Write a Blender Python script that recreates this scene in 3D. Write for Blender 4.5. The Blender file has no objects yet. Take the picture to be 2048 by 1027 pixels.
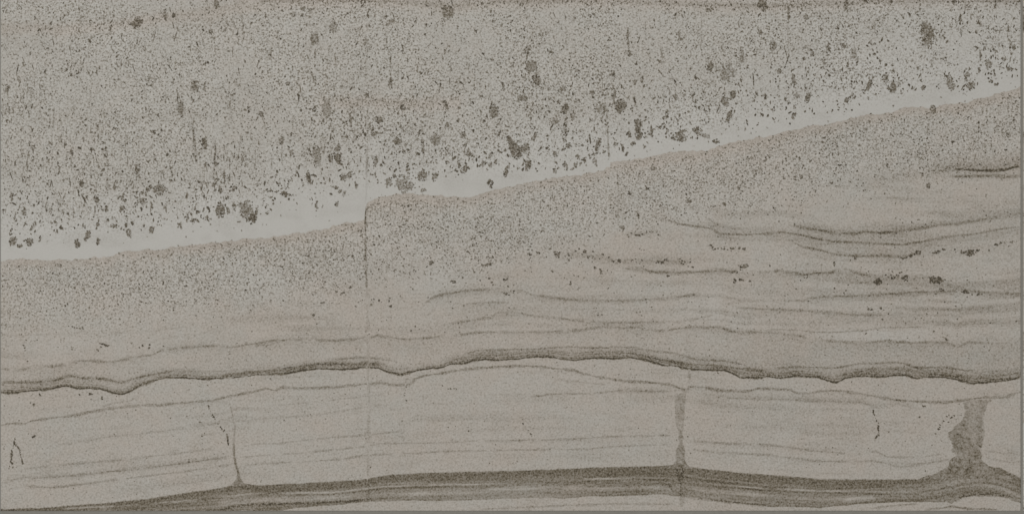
import bpy, math
import numpy as np

# ------------------------------------------------------------------ camera, light, exposure
S = 0.6 / 2040.3            # metres per unit of the tile drawing (a 600 x 300 mm tile)
T = 0.010                   # tile thickness
scene = bpy.context.scene
col = scene.collection

cam_d = bpy.data.cameras.new("camera")
cam = bpy.data.objects.new("camera", cam_d)
col.objects.link(cam)
CAM_H = 1.5
cam.location = (0, 0, T + CAM_H)
cam_d.sensor_width = 36.0
cam_d.lens = 36.0 * CAM_H / (2048 * S)
cam_d.clip_end = 50
cam_d.clip_start = 0.01
scene.camera = cam

world = bpy.data.worlds.new("World")
scene.world = world
world.use_nodes = True
world.node_tree.nodes["Background"].inputs[0].default_value = (1.0, 0.992, 0.975, 1)
world.node_tree.nodes["Background"].inputs[1].default_value = 0.155

lamp_d = bpy.data.lights.new("softbox", 'AREA')
lamp_d.shape = 'SQUARE'
lamp_d.size = 2.2
lamp_d.energy = 50
lamp_d.color = (1.0, 0.992, 0.975)
lamp = bpy.data.objects.new("softbox", lamp_d)
col.objects.link(lamp)
lamp.location = (-.5, .8, 2.8)
lamp.rotation_euler = (-math.atan2(math.hypot(.5, .8), 2.8), 0, math.atan2(.5, .8))

vs = scene.view_settings
vs.view_transform = 'Standard'
vs.look = 'None'
vs.exposure = 0.0
vs.gamma = 1.0
vs.use_curve_mapping = False

# ------------------------------------------------------------------ helpers
rng = np.random.RandomState(7)
X0, X1, Y0, Y1 = 1.3, 2041.6, -3.0, 1020.7      # the tile's edges
CX, CY = (X0 + X1) / 2, (Y0 + Y1) / 2


def P(s):
    return np.array([[float(v) for v in p.split(',')] for p in s.split()])


def line(p, x):
    return np.interp(x, p[:, 0], p[:, 1])


def noise1(x, period, seed):
    r = np.random.RandomState(seed).rand(4096)
    t = np.asarray(x, float) / period + 700
    i = np.floor(t).astype(int)
    f = t - i
    f = f * f * (3 - 2 * f)
    return r[i % 4096] * (1 - f) + r[(i + 1) % 4096] * f - .5


def fbm1(x, period, seed):
    return noise1(x, period, seed) + .5 * noise1(x, period / 2.3, seed + 1) + .3 * noise1(x, period / 5.1, seed + 2)


def noise2(x, y, period, seed):
    r = np.random.RandomState(seed).rand(256, 256)
    a = np.asarray(x, float) / period + 40
    b = np.asarray(y, float) / period + 40
    i, j = np.floor(a).astype(int), np.floor(b).astype(int)
    f, g = a - i, b - j
    f = f * f * (3 - 2 * f)
    g = g * g * (3 - 2 * g)
    i0, i1, j0, j1 = i % 256, (i + 1) % 256, j % 256, (j + 1) % 256
    return (r[i0, j0] * (1 - f) + r[i1, j0] * f) * (1 - g) + (r[i0, j1] * (1 - f) + r[i1, j1] * f) * g - .5


def smooth(a, b, v):
    t = np.clip((v - a) / (b - a), 0, 1)
    return t * t * (3 - 2 * t)


# ------------------------------------------------------------------ the drawing of the stone: boundaries between its beds
RIND = P("0,524 20,519 45,517 60,519 110,520 150,519 212,514 250,503 325,497 375,490 437,485 511,477 575,470 637,460 687,448 724,442 "
         "731,441 732,417 733,410 738,402 750,397 762,394 792,388 824,388 862,389 887,392 912,394 937,397 957,390 979,381 1002,379 1023,374 "
         "1061,364 1099,357 1124,353 1161,351 1199,342 1220,334 1221,324 1244,323 1274,319 1299,313 1349,303 1411,302 1429,294 1449,288 "
         "1474,282 1499,278 1536,273 1561,267 1600,257 1648,249 1686,241 1723,231 1768,228 1811,215 1836,214 1858,218 1886,210 1921,206 "
         "1936,208 1948,200 1986,191 2034,176 2042,174")
BANDTOP = P("0,490 100,484 200,474 250,470 300,462 350,455 400,447 450,444 500,446 530,432 560,412 600,407 650,405 700,392 731,380 780,366 "
            "830,366 870,358 900,352 950,343 1000,350 1060,344 1110,347 1150,333 1200,326 1260,311 1300,297 1350,286 1400,280 1440,270 "
            "1500,262 1536,257 1600,243 1650,232 1700,224 1750,214 1800,202 1850,192 1900,186 1950,176 2000,166 2042,158")
GRAINLOW = P("0,650 200,655 450,640 650,612 844,611 867,593 937,580 1020,579 1100,560 1241,536 1290,500 1316,434 1361,448 1424,457 1439,467 "
             "1535,467 1566,464 1598,469 1636,478 1673,483 1736,486 1806,489 1848,482 1886,474 1948,468 1998,458 2042,453")
SEAM1 = P("0,736 33,740 67,734 120,731 160,720 225,723 262,715 300,709 325,700 362,695 425,691 462,694 512,686 550,680 587,679 632,678 "
          "672,681 734,674 757,671 812,678 862,674 912,670 962,664 1000,663 1024,665 1074,663 1124,663 1169,658 1199,654 1236,654 1274,654 "
          "1299,660 1324,661 1356,656 1382,654 1424,654 1441,654 1459,663 1481,666 1506,664 1536,664 1586,669 1618,674 1643,679 1686,683 "
          "1736,685 1766,681 1823,685 1861,684 1893,686 1916,693 1936,684 1998,686 2023,684 2042,680")
MAIN = P("0,785 25,784 62,781 75,779 87,780 112,774 137,771 155,776 200,776 215,781 232,787 247,787 262,781 282,770 300,764 317,757 335,754 "
         "362,755 400,757 450,755 475,753 512,749 562,747 600,740 637,737 667,737 687,739 720,734 757,735 775,743 800,749 820,744 837,739 "
         "882,734 900,728 932,725 950,720 977,718 995,720 1024,718 1056,715 1074,712 1086,714 1106,713 1129,718 1149,720 1174,716 1199,715 "
         "1236,717 1261,714 1294,719 1324,730 1349,731 1381,738 1414,739 1449,740 1466,746 1481,755 1511,755 1536,752 1561,755 1598,751 "
         "1636,753 1653,760 1671,764 1691,755 1711,751 1761,753 1798,749 1816,750 1833,756 1861,753 1893,754 1916,758 1936,765 1948,766 "
         "1986,763 2018,759 2042,753")
SEAM3 = P("0,850 32,845 50,846 65,840 100,835 150,830 192,821 215,816 262,811 320,809 362,805 425,800 462,791 512,781 532,777 550,780 567,774 "
          "592,776 637,775 675,774 700,770 762,765 782,769 812,769 825,764 830,758 845,751 887,745 912,740 962,735 1024,731 1069,731 1106,736 "
          "1149,739 1164,746 1199,753 1249,761 1286,763 1344,769 1372,780 1379,772 1414,775 1446,781 1474,781 1499,781 1516,776 1536,776 "
          "1581,779 1593,785 1616,786 1641,781 1681,781 1716,786 1761,794 1806,801 1886,804 1923,800 1966,794 2011,794 2021,789 2042,782")
DTOP = P("0,1018 75,1016 137,1011 212,1006 300,997 375,985 440,976 457,972 467,966 487,966 512,971 612,966 724,959 782,949 837,946 1024,942 "
         "1189,935 1319,932 1344,930 1369,928 1381,934 1424,940 1486,946 1536,950 1593,954 1648,959 1836,959 1850,953 1881,945 1893,934 1971,931 2001,936 "
         "2042,956")
DLOW = P("0,1022 560,1020 582,1016 662,1009 737,1002 812,999 887,1000 957,997 1024,995 1099,992 1129,995 1174,990 1249,990 1324,986 1351,990 "
         "1369,992 1424,999 1486,1006 1536,1012 1636,1014 1711,1007 1786,1002 1893,1002 1903,1006 1916,995 1948,990 1986,991 2042,1004")


CUTS = [X0, 468, 1360, 1937, X1]     # where the lower bed is broken into blocks
GX = np.unique(np.round(np.concatenate([np.arange(X0, X1, 3.0), CUTS, [X0 + 1.2, X1 - 1.2, 731, 732, 1220, 1221]]), 2))   # columns shared by all beds
GX = GX[np.concatenate([[True], np.diff(GX) > .3])]
GX[-1] = X1


def roughen(p, amp, period, seed):
    """a boundary with the small raggedness of a stone bed, as a dense polyline"""
    return np.stack([GX, line(p, GX) + amp * fbm1(GX, period, seed)], 1)


TOP = np.array([[X0, Y0], [X1, Y0]])
BOT = np.array([[X0, Y1], [X1, Y1]])
GRAINLOW = roughen(GRAINLOW, 1.5, 20, 18)
RIND = roughen(RIND, 4.6, 9, 11)
BANDTOP = roughen(BANDTOP, 6, 40, 12)
SEAM1 = roughen(SEAM1, 1.6, 14, 13)
MAIN = roughen(MAIN, 1.6, 12, 14)
SEAM3 = roughen(SEAM3, 1.2, 12, 15)
DTOP = roughen(DTOP, 1.0, 14, 16)
DLOW = roughen(DLOW, 1.5, 18, 17)
DLOW[:, 1] = np.minimum(DLOW[:, 1], Y1 - .6)
DTOP[:, 1] = np.minimum(DTOP[:, 1], line(DLOW, DTOP[:, 0]) - .6)

# vertical clay-filled joints rising from the dark band: rows of y, left, right
JOINTS = [P("797,456.5,458 830,463,467 852,468,471.5 882,465,469.5 910,465,471 930,469,475 945,474,480 955,473,482 964,467,487 972,457,500"),
          P("738,1377,1380 770,1376,1380 781,1368,1373 792,1350,1371 802,1349,1371 845,1351,1368 870,1358,1366 887,1356,1366 902,1352,1371 920,1350,1371 927,1347,1372 936,1335,1384"),
          P("799,1917,1984 806,1923,1978 827,1933,1967 840,1921,1966 852,1908,1966 870,1898,1971 880,1901,1964 895,1906,1961 910,1908,1962 "
            "920,1901,1964 932,1890,1976 945,1876,2003 957,1836,2036")]

# ------------------------------------------------------------------ colour fields of the stone (mineral stain, warmth, paleness, grain)
# soft laminae: polyline | width above | width below | strength
SOFT = [(MAIN, 14, 1.5, .12), (MAIN, 5, 1.2, .15), (SEAM1, 5, 9, .06), (SEAM3, 3, 5, .06), (RIND, 1, 9, .07)]
for w, s in [
    ((14, 9, .07), "0,58 60,55 130,58 200,52 300,40 370,30 430,22 500,9 560,4"),
    ((6, 4, .20), "500,2 700,3 820,5 900,14 1000,4 1150,3 1290,6 1420,10 1536,13 1640,8 1760,4 2041,3"),
    ((10, 8, .10), "660,205 740,203 820,207 900,205"),
    ((8, 8, .07), "100,225 250,240 420,222"),
    ((16, 4, .14), "1850,345 1923,337 1991,340 2041,330"),
    ((4, 4, .13), "1898,353 1948,352 1986,351 2011,354 2041,352"),
    ((9, 4, .13), "1573,449 1611,456 1661,464 1711,468 1731,462 1761,466 1823,459 1873,451 1936,444 1998,434 2041,429"),
    ((9, 9, .06), "1560,470 1640,486 1740,494 1820,496 1900,482 2041,462"),
    ((5, 5, .11), "1240,470 1300,466 1330,468"),
    ((6, 8, .10), "1100,505 1180,510 1240,523 1320,520 1400,527"),
    ((5, 6, .13), "1241,536 1286,539 1311,544 1361,545 1399,543 1434,541 1499,544"),
    ((6, 5, .10), "1536,544 1606,548 1661,544 1716,545 1760,556 1880,556"),
    ((5, 6, .11), "1606,601 1648,594 1736,592 1786,588 1861,584 1918,580 1981,588 2041,587"),
    ((5, 5, .07), "1460,616 1536,619 1611,622 1711,629 1771,631"),
    ((5, 5, .06), "1780,616 1823,618 1923,619 2010,614"),
    ((5, 6, .08), "1061,590 1111,597 1249,602 1349,596 1400,587"),
    ((5, 7, .10), "844,611 867,594 887,588 937,581 982,580 1044,582"),
    ((4, 6, .07), "925,613 940,608 1024,606"),
    ((5, 5, .07), "874,649 937,641 982,635 1061,630 1174,643 1349,644"),
    ((8, 8, .05), "430,640 560,632 700,640"),
    ((5, 5, .10), "0,764 62,764 112,759 137,751 170,757 207,757 242,766 262,760 300,749 345,742 420,744"),
    ((7, 5, .07), "560,741 612,730 662,724 712,722 760,724 790,738"),
    ((8, 5, .08), "870,726 940,712 1000,707 1100,704 1200,704 1264,704 1330,720 1400,731"),
    ((7, 5, .07), "1400,730 1470,744 1536,744 1620,744"),
    ((8, 6, .09), "1650,754 1720,742 1800,738 1850,744 1950,754 2041,744"),
    ((4, 5, .11), "1205,786 1236,780 1286,781 1346,782"),
    ((6, 5, .10), "1379,786 1449,794 1536,796 1640,799 1723,803 1748,811 1800,808 1861,822"),
    ((26, 20, .06), "1400,462 1560,468 1700,480 1830,478 1950,462 2041,448"),
    ((12, 10, .05), "1560,500 1700,516 1830,518 1960,506 2041,500"),
    ((10, 8, .05), "1380,556 1500,552 1650,556 1800,566 1930,572 2041,566"),
    ((7, 6, .06), "1090,552 1180,556 1300,566 1400,562"),
    ((8, 7, .05), "1500,588 1600,586 1740,574 1900,570 2041,572"),
    ((6, 6, .05), "1450,640 1600,646 1760,642 1900,650 2041,650"),
    ((8, 8, .05), "900,628 1000,618 1100,616 1250,622 1390,616"),
    ((6, 5, .05), "560,660 700,656 860,662 1000,648 1150,652"),
    ((22, 10, .05), "1700,372 1800,362 1900,350 2041,342"),
    ((9, 9, .05), "1750,392 1860,396 1960,404 2041,400"),
    ((5, 5, .07), "57,956 150,950 225,941 325,931 425,917 467,912"),
    ((6, 5, .05), "15,960 60,955 137,930 225,922 325,911"),
    ((3, 6, .06), "1379,882 1449,887 1536,890 1623,900"),
]:
    SOFT.append((P(s), w[0] * 1.1, w[1] * 1.1, w[2] * (1.75 if len(SOFT) > 8 else 1.2)))

# dark band: internal striping, polyline | half width | strength (negative = pale)
STRIPES = [(P(s), w, k) for s, w, k in [
    ("120,1016 250,1010 400,997 512,985 600,984 662,984 762,972 862,969 1024,965 1099,960 1199,956 1274,954", 1.8, -.22),
    ("512,990 662,988 762,976 862,973 1024,969 1199,961 1274,957 1330,960", 1.8, .10),
    ("1369,960 1449,970 1535,976 1661,981 1761,982 1850,984", 1.8, -.20),
    ("1369,966 1449,974 1535,980 1661,985 1780,987", 1.6, .10),
    ("430,1004 530,1000 620,998 760,986 900,982 1024,976 1200,974 1330,972", 4.5, -.11),
    ("512,1008 600,1006 700,1000 800,993 1000,989 1200,983 1330,980", 3.0, .06),
    ("1369,976 1449,985 1535,990 1660,996 1760,994", 4.5, -.10),
    ("1400,994 1500,1001 1600,1005 1700,1000", 2.5, .07),
    ("1681,1001 1700,997 1730,995 1748,992", 3.2, -.30),
    ("1858,994 1875,990 1891,985", 2.0, -.25),
    ("1897,961 1907,958", 3.0, -.32),
    ("1960,970 2000,978 2041,987", 1.8, -.14),
    ("1974,991 2000,994 2041,1001", 1.6, -.30),
    ("1780,972 1830,968 1880,964", 3.0, -.08),
    ("440,990 477,978 512,980 600,976", 3.0, .05),
]]


def in_grainy(x, y):
    rd = line(RIND, x)
    low = np.interp(x, [0, 250, 700, 1000, 1300, 1500, 1800, 2042], [612, 622, 586, 532, 452, 432, 372, 330])
    return (y > rd + 5) * smooth(0, 16, y - rd) * (1 - smooth(-45, 25, y - low + 30 * noise2(x, y, 40, 81)))


def fields(x, y):
    """stain, warm, pale and grain at tile-drawing points"""
    x = np.asarray(x, float)
    y = np.asarray(y, float)
    st = np.zeros(x.shape)
    for p, wu, wd, k in SOFT:
        d = y - line(p, x)
        fade = smooth(p[0, 0] - 1, p[0, 0] + 40, x) if p[0, 0] > 20 else 1.0
        fade = fade * (1 - smooth(p[-1, 0] - 40, p[-1, 0] + 1, x)) if p[-1, 0] < 2030 else fade
        st += fade * k * np.exp(-(d / np.where(d < 0, wu, wd)) ** 2)
    # the olive beige bed between the first and the main seam
    s1, mn, rd, dt, dl = line(SEAM1, x), line(MAIN, x), line(RIND, x), line(DTOP, x), line(DLOW, x)
    inb = (y > s1) & (y < mn)
    st += np.where(inb, (.035 + .065 * smooth(1250, 1650, x)) * smooth(-2, 9, y - s1) + .04 * smooth(.5, 1, (y - s1) / np.maximum(mn - s1, 1)), 0)
    st += .08 * noise2(x, y * 3, 90, 31) + .07 * noise2(x, y * 1.5, 23, 32)
    warm = .6 + .6 * noise2(x, y * 2, 130, 33) + .4 * noise2(x, y * 1.6, 40, 34)
    warm = np.where(y < rd, .12 + .25 * noise2(x, y, 60, 35), warm)
    for p in (SOFT[5][0], SOFT[6][0], SOFT[7][0], RIND):
        warm += (.4 if p is RIND else .9) * np.exp(-((y - line(p, x) - 2) / 13) ** 2) * (x > p[0, 0] - 20) * (x < p[-1, 0] + 20)
    warm = np.where((y < rd) & (y > line(BANDTOP, x)), .05, warm)
    # fine lamination that follows the beds
    tl = y - .55 * s1 - 5 * fbm1(x, 190, 52) - 12 * smooth(1450, 2041, x) * np.cos((x - 1750) / 190)
    lm = (y > rd + 40) & (y < s1)
    am = (1 - in_grainy(x, y)) * (.65 + .5 * smooth(750, 1500, x)) * np.clip(.55 + 1.5 * noise2(x, y * 2, 120, 53), 0, 1)
    st += np.where(lm, am * (.30 * np.clip(noise2(x * .028, tl, 7.0, 54), -.15, .5) + .34 * np.clip(noise2(x * .035, tl, 3.0, 55) - .08, 0, .5)), 0)
    tb = y - .75 * dt - .25 * line(SEAM3, x) - 2.5 * fbm1(x, 210, 56)
    ab = np.clip(.5 + 1.6 * noise2(x, y * 2, 150, 57), 0, 1)
    st += np.where((y > mn) & (y < dt), ab * (.26 * np.clip(noise2(x * .02, tb, 8.0, 58), -.15, .5) + .36 * np.clip(noise2(x * .025, tb, 3.2, 59) - .12, 0, .5)), 0)
    up = line(BANDTOP, x) - y
    st += np.where((y < rd) & (up < 10), .05 * np.clip(noise2(x, y * 2.5, 55, 45) + noise2(x, y * 2, 18, 46), 0, 1), 0)
    warm += np.where((y < rd) & (up < 10), .5 * np.clip(noise2(x, y * 2.5, 75, 47) * 2, 0, 1), 0)
    pale = np.where(y < rd, np.clip(.95 - (.75 - .2 * smooth(1300, 1900, x)) * smooth(-6, 150 + 70 * smooth(1300, 1900, x), up + 60 * noise2(x, y, 70, 36)), 0, 1), 0)
    pale += np.where((y > 652) & (y < s1) & (x > 1585) & (x < 1880),
                     .28 * smooth(1585, 1680, x) * (1 - smooth(1840, 1880, x)) * smooth(656, 662, y + 6 * noise1(x, 30, 5)) * (1 - smooth(-5, -1, y - s1)), 0)
    pale += np.where(y > rd, .22 * np.clip(noise2(x, y * 1.5, 110, 37) + noise2(x, y, 30, 38) - .1, 0, 1), 0)
    gz = in_grainy(x, y)
    gz = gz * smooth(6, 34, y - rd)
    pale += .20 * gz
    warm = warm - .22 * gz
    st = st + .03 * gz
    for fx, fy, rx, ry, k in [(1430, 600, 14, 50, .32), (1180, 620, 100, 12, .25), (1390, 610, 30, 25, .2), (870, 560, 60, 30, .2), (1500, 640, 60, 14, .25), (120, 690, 90, 20, .2), (520, 900, 60, 14, .25)]:
        pale += k * np.exp(-((x - fx) / rx) ** 2 - ((y - fy) / ry) ** 2)
    # grain: heavy in the speckled bed, middling in the grainy bed, light below
    g = np.where(y < rd, smooth(-25, 70, up) * (.62 + .75 * noise2(x, y, 80, 39)),
                 .22 + .42 * smooth(3, 16, y - rd) * (1 - smooth(70, 175, y - rd + 40 * noise2(x, y, 60, 40))))
    # dark band and the base bed below
    ind = (y >= dt) & (y <= dl)
    bd = .54 + .10 * np.exp(-((y - dt - 4) / 9) ** 2) - .13 * smooth(14, 34, y - dt) + .08 * np.exp(-((y - dl) / 3.5) ** 2) + smooth(6, 16, y - dt) * (.32 * noise2(x * .02, y - .5 * (dt + dl), 4.2, 41) + .22 * noise2(x * .04, y - .5 * (dt + dl), 2.2, 141)) + .05 * noise2(x, y, 14, 42)
    for p, w, k in STRIPES:
        f = smooth(p[0, 0] - 1, p[0, 0] + 18, x) * (1 - smooth(p[-1, 0] - 18, p[-1, 0] + 1, x))
        d = (y - line(p, x) + 1.0 * fbm1(x, 25, 43)) / w
        bd += 1.7 * k * f * np.exp(-d * d) * np.clip(.65 + 1.5 * fbm1(x, 60, 45 + int(p[0, 0])), .1, 1.2)
    bd -= .16 * (1 - smooth(0, 60, np.abs(x - 200))) * smooth(4, 10, y - dt)
    st = np.where(ind, bd, st)
    pale = np.where(ind | inb, 0, pale)
    g = np.where(ind, .24, g)
    return np.clip(st, 0, 1), np.clip(warm, 0, 1), np.clip(pale, 0, 1), np.clip(g, 0, 1.2)


# ------------------------------------------------------------------ materials
def stone_material(name, roughness=.62, breakup=1.0):
    m = bpy.data.materials.new(name)
    m.use_nodes = True
    nt = m.node_tree
    N, L = nt.nodes, nt.links
    bs = N["Principled BSDF"]
    bs.inputs["Roughness"].default_value = roughness
    bs.inputs["Specular IOR Level"].default_value = .25

    def nd(t, **k):
        n = N.new(t)
        for a, v in k.items():
            setattr(n, a, v)
        return n

    def math_(op, a, b=None, c=None, clamp=False):
        n = nd('ShaderNodeMath', operation=op, use_clamp=clamp)
        for i, v in enumerate((a, b, c)):
            if v is None:
                continue
            if isinstance(v, (int, float)):
                n.inputs[i].default_value = v
            else:
                L.new(v, n.inputs[i])
        return n.outputs[0]

    def mix(f, a, b):
        n = nd('ShaderNodeMix', data_type='RGBA', clamp_factor=False)
        L.new(f, n.inputs[0])
        for i, v in ((6, a), (7, b)):
            if isinstance(v, tuple):
                n.inputs[i].default_value = (*v, 1)
            else:
                L.new(v, n.inputs[i])
        return n.outputs[2]

    tc = nd('ShaderNodeTexCoord')
    mp = nd('ShaderNodeMapping')
    mp.inputs['Scale'].default_value = (1 / S, 1 / S, 1 / S)
    L.new(tc.outputs['Object'], mp.inputs[0])

    def noise(scale, detail, rough=.55):
        n = nd('ShaderNodeTexNoise')
        n.inputs['Scale'].default_value = scale
        n.inputs['Detail'].default_value = detail
        n.inputs['Roughness'].default_value = rough
        L.new(mp.outputs[0], n.inputs['Vector'])
        return n.outputs[0]

    at = {k: nd('ShaderNodeAttribute', attribute_name=k).outputs['Fac'] for k in ('stain', 'warm', 'pale', 'grain')}
    n1, n2, n3, big = noise(.26, 1.5, .6), noise(.11, 2), noise(.42, 1), noise(.008, 4, .6)
    tint = noise(.035, 3)
    c1 = math_('SUBTRACT', n1, .5)
    c2 = math_('SUBTRACT', n2, .5)
    c3 = math_('SUBTRACT', n3, .5)
    w = math_('ADD', at['warm'], math_('MULTIPLY_ADD', math_('SUBTRACT', tint, .5), 1.2, math_('MULTIPLY', math_('SUBTRACT', big, .5), .4)), clamp=True)
    base = mix(w, (.543, .518, .468), (.558, .503, .442))
    base = mix(at['pale'], base, (.638, .622, .582))
    # pepper: grain thresholded
    pep = nd('ShaderNodeMapRange')
    pep.inputs[1].default_value, pep.inputs[2].default_value = .54, .74
    L.new(n1, pep.inputs[0])
    pp = math_('MULTIPLY', math_('MULTIPLY', pep.outputs[0], at['grain']), .60)
    gn = math_('MULTIPLY', math_('ADD', math_('MULTIPLY', c1, 1.3), math_('ADD', math_('MULTIPLY', c3, .9), math_('MULTIPLY', c2, .45))), math_('MULTIPLY_ADD', at['grain'], 1.15, .17))
    gn = math_('MULTIPLY', gn, math_('MULTIPLY_ADD', at['pale'], -.55, 1.0))
    brk = math_('MULTIPLY', math_('ADD', math_('MULTIPLY', c1, 1.5 * breakup), math_('MULTIPLY', c3, 1.3 * breakup)), at['stain'])
    f = math_('ADD', math_('ADD', at['stain'], pp), math_('ADD', gn, brk))
    f = math_('MINIMUM', math_('MAXIMUM', f, -.22), .97)
    # stain ramp: clean stone, olive brown stain, near black mineral
    lo = math_('MINIMUM', math_('DIVIDE', f, .70), 1.0)
    hi = math_('MAXIMUM', math_('DIVIDE', math_('SUBTRACT', f, .70), .30), 0.0)
    c = mix(hi, mix(lo, base, (.195, .162, .112)), (.062, .049, .030))
    br = math_('MULTIPLY_ADD', math_('ADD', c3, c2), math_('MULTIPLY', .30, math_('ADD', at['grain'], .2)), 1.0)
    vm = nd('ShaderNodeVectorMath', operation='SCALE')
    L.new(c, vm.inputs[0])
    L.new(br, vm.inputs['Scale'])
    L.new(vm.outputs[0], bs.inputs['Base Color'])
    bp = nd('ShaderNodeBump')
    bp.inputs['Strength'].default_value = .08
    bp.inputs['Distance'].default_value = .00006
    L.new(math_('ADD', n1, n2), bp.inputs['Height'])
    L.new(bp.outputs[0], bs.inputs['Normal'])
    return m


STONE = stone_material("limestone", breakup=.85)
CLAY = stone_material("dark_clay_stone", .7, .38)
MINERAL = stone_material("dark_mineral", .55)


def plain_material(name, rgb, scale, amt, rough):
    m = bpy.data.materials.new(name)
    m.use_nodes = True
    nt = m.node_tree
    bs = nt.nodes["Principled BSDF"]
    bs.inputs["Roughness"].default_value = rough
    bs.inputs["Specular IOR Level"].default_value = .2
    tc = nt.nodes.new('ShaderNodeTexCoord')
    n = nt.nodes.new('ShaderNodeTexNoise')
    n.inputs['Scale'].default_value = scale
    n.inputs['Detail'].default_value = 6
    nt.links.new(tc.outputs['Object'], n.inputs['Vector'])
    mx = nt.nodes.new('ShaderNodeMix')
    mx.data_type = 'RGBA'
    nt.links.new(n.outputs[0], mx.inputs[0])
    mx.inputs[6].default_value = (*[v * (1 - amt) for v in rgb], 1)
    mx.inputs[7].default_value = (*[v * (1 + amt) for v in rgb], 1)
    nt.links.new(mx.outputs[2], bs.inputs['Base Color'])
    bp = nt.nodes.new('ShaderNodeBump')
    bp.inputs['Strength'].default_value = .25
    bp.inputs['Distance'].default_value = .0002
    nt.links.new(n.outputs[0], bp.inputs['Height'])
    nt.links.new(bp.outputs[0], bs.inputs['Normal'])
    return m


GROUT = plain_material("grey_grout", (.310, .297, .266), 900, .16, .9)
MORTAR = plain_material("grey_mortar", (.26, .25, .23), 300, .25, .95)

# ------------------------------------------------------------------ mesh building
def to_xy(x, y):
    return (np.asarray(x) - CX) * S, (CY - np.asarray(y)) * S


def make(name, x, y, z, faces, parent, mat, extra_stain=None, stain=None, label=None, grain=None):
    """one mesh in tile space; x, y in drawing units, z in metres; carries the stone's colour fields"""
    vx, vy = to_xy(x, y)
    me = bpy.data.meshes.new(name)
    faces_flat = np.concatenate([np.asarray(f).ravel() for f in faces]).astype(np.int32)
    sizes = np.concatenate([np.full(len(f), np.asarray(f).shape[1]) for f in faces]).astype(np.int32)
    me.vertices.add(len(vx))
    me.vertices.foreach_set('co', np.stack([vx, vy, z], 1).astype(np.float32).ravel())
    me.loops.add(len(faces_flat))
    me.loops.foreach_set('vertex_index', faces_flat)
    me.polygons.add(len(sizes))
    me.polygons.foreach_set('loop_start', np.concatenate([[0], np.cumsum(sizes)[:-1]]).astype(np.int32))
    me.polygons.foreach_set('loop_total', sizes)
    me.update(calc_edges=True)
    me.attributes.new('sharp_face', 'BOOLEAN', 'FACE').data.foreach_set('value', np.ones(len(sizes), bool))
    st, wa, pa, gr = fields(x, y)
    if stain is not None:
        st = np.asarray(stain, float)
    if extra_stain is not None:
        st = np.clip(st + extra_stain, 0, 1)
    if grain is not None:
        gr = np.full(len(st), grain)
    for k, v in (('stain', st), ('warm', wa), ('pale', pa), ('grain', gr)):
        me.attributes.new(k, 'FLOAT', 'POINT').data.foreach_set('value', np.asarray(v, np.float32))
    me.materials.append(mat)
    ob = bpy.data.objects.new(name, me)
    col.objects.link(ob)
    ob.parent = parent
    if label:
        ob['label'] = label
    return ob


def rim_z(x, y):
    """the eased arris of the tile: the face drops 0.25 mm at its outer edge"""
    e = np.minimum(np.minimum(x - X0, X1 - x), np.minimum(y - Y0, Y1 - y))
    return T - .00025 * (1 - np.clip(e / 1.2, 0, 1)) ** 2


def bed(name, up, low, parent, mat, label, xa=X0, xb=X1, row=2.6):
    """a bed of the stone between two boundary lines, through the full thickness of the tile"""
    xs = GX[(GX >= xa - .01) & (GX <= xb + .01)].copy()
    yu, yl = line(up, xs), line(low, xs)
    h = np.max(yl - yu)
    n = int(max(3, h / row))
    v = np.linspace(0, 1, n + 1)
    if up is TOP or low is BOT:
        v = np.unique(np.concatenate([v, [v[1] * .3] if up is TOP else [1 - v[1] * .3]]))
    n = len(v) - 1
    x = np.repeat(xs[:, None], n + 1, 1)
    y = yu[:, None] + (yl - yu)[:, None] * v
    z = rim_z(x, y)
    m = len(xs)
    idx = np.arange(m * (n + 1)).reshape(m, n + 1)
    quads = np.stack([idx[:-1, :-1], idx[:-1, 1:], idx[1:, 1:], idx[1:, :-1]], -1).reshape(-1, 4)
    ring = np.concatenate([idx[:, 0], idx[-1, 1:], idx[::-1, -1][1:], idx[0, ::-1][1:-1]])
    base = m * (n + 1)
    rx, ry = x.ravel()[ring], y.ravel()[ring]
    k = len(ring)
    a, b = np.arange(k), (np.arange(k) + 1) % k
    walls = np.stack([ring[a], ring[b], base + b, base + a], 1)
    # underside: strips between the upper and lower boundary columns
    up_i = base + np.arange(m)
    lo_i = base + (m + n - 1) + np.arange(m)[::-1] if n >= 1 else up_i
    under = np.stack([up_i[:-1], up_i[1:], lo_i[1:], lo_i[:-1]], 1)
    X = np.concatenate([x.ravel(), rx])
    Y = np.concatenate([y.ravel(), ry])
    Z = np.concatenate([z.ravel(), np.zeros(k)])
    return make(name, X, Y, Z, [quads, walls, under], parent, mat, label=label)


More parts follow.
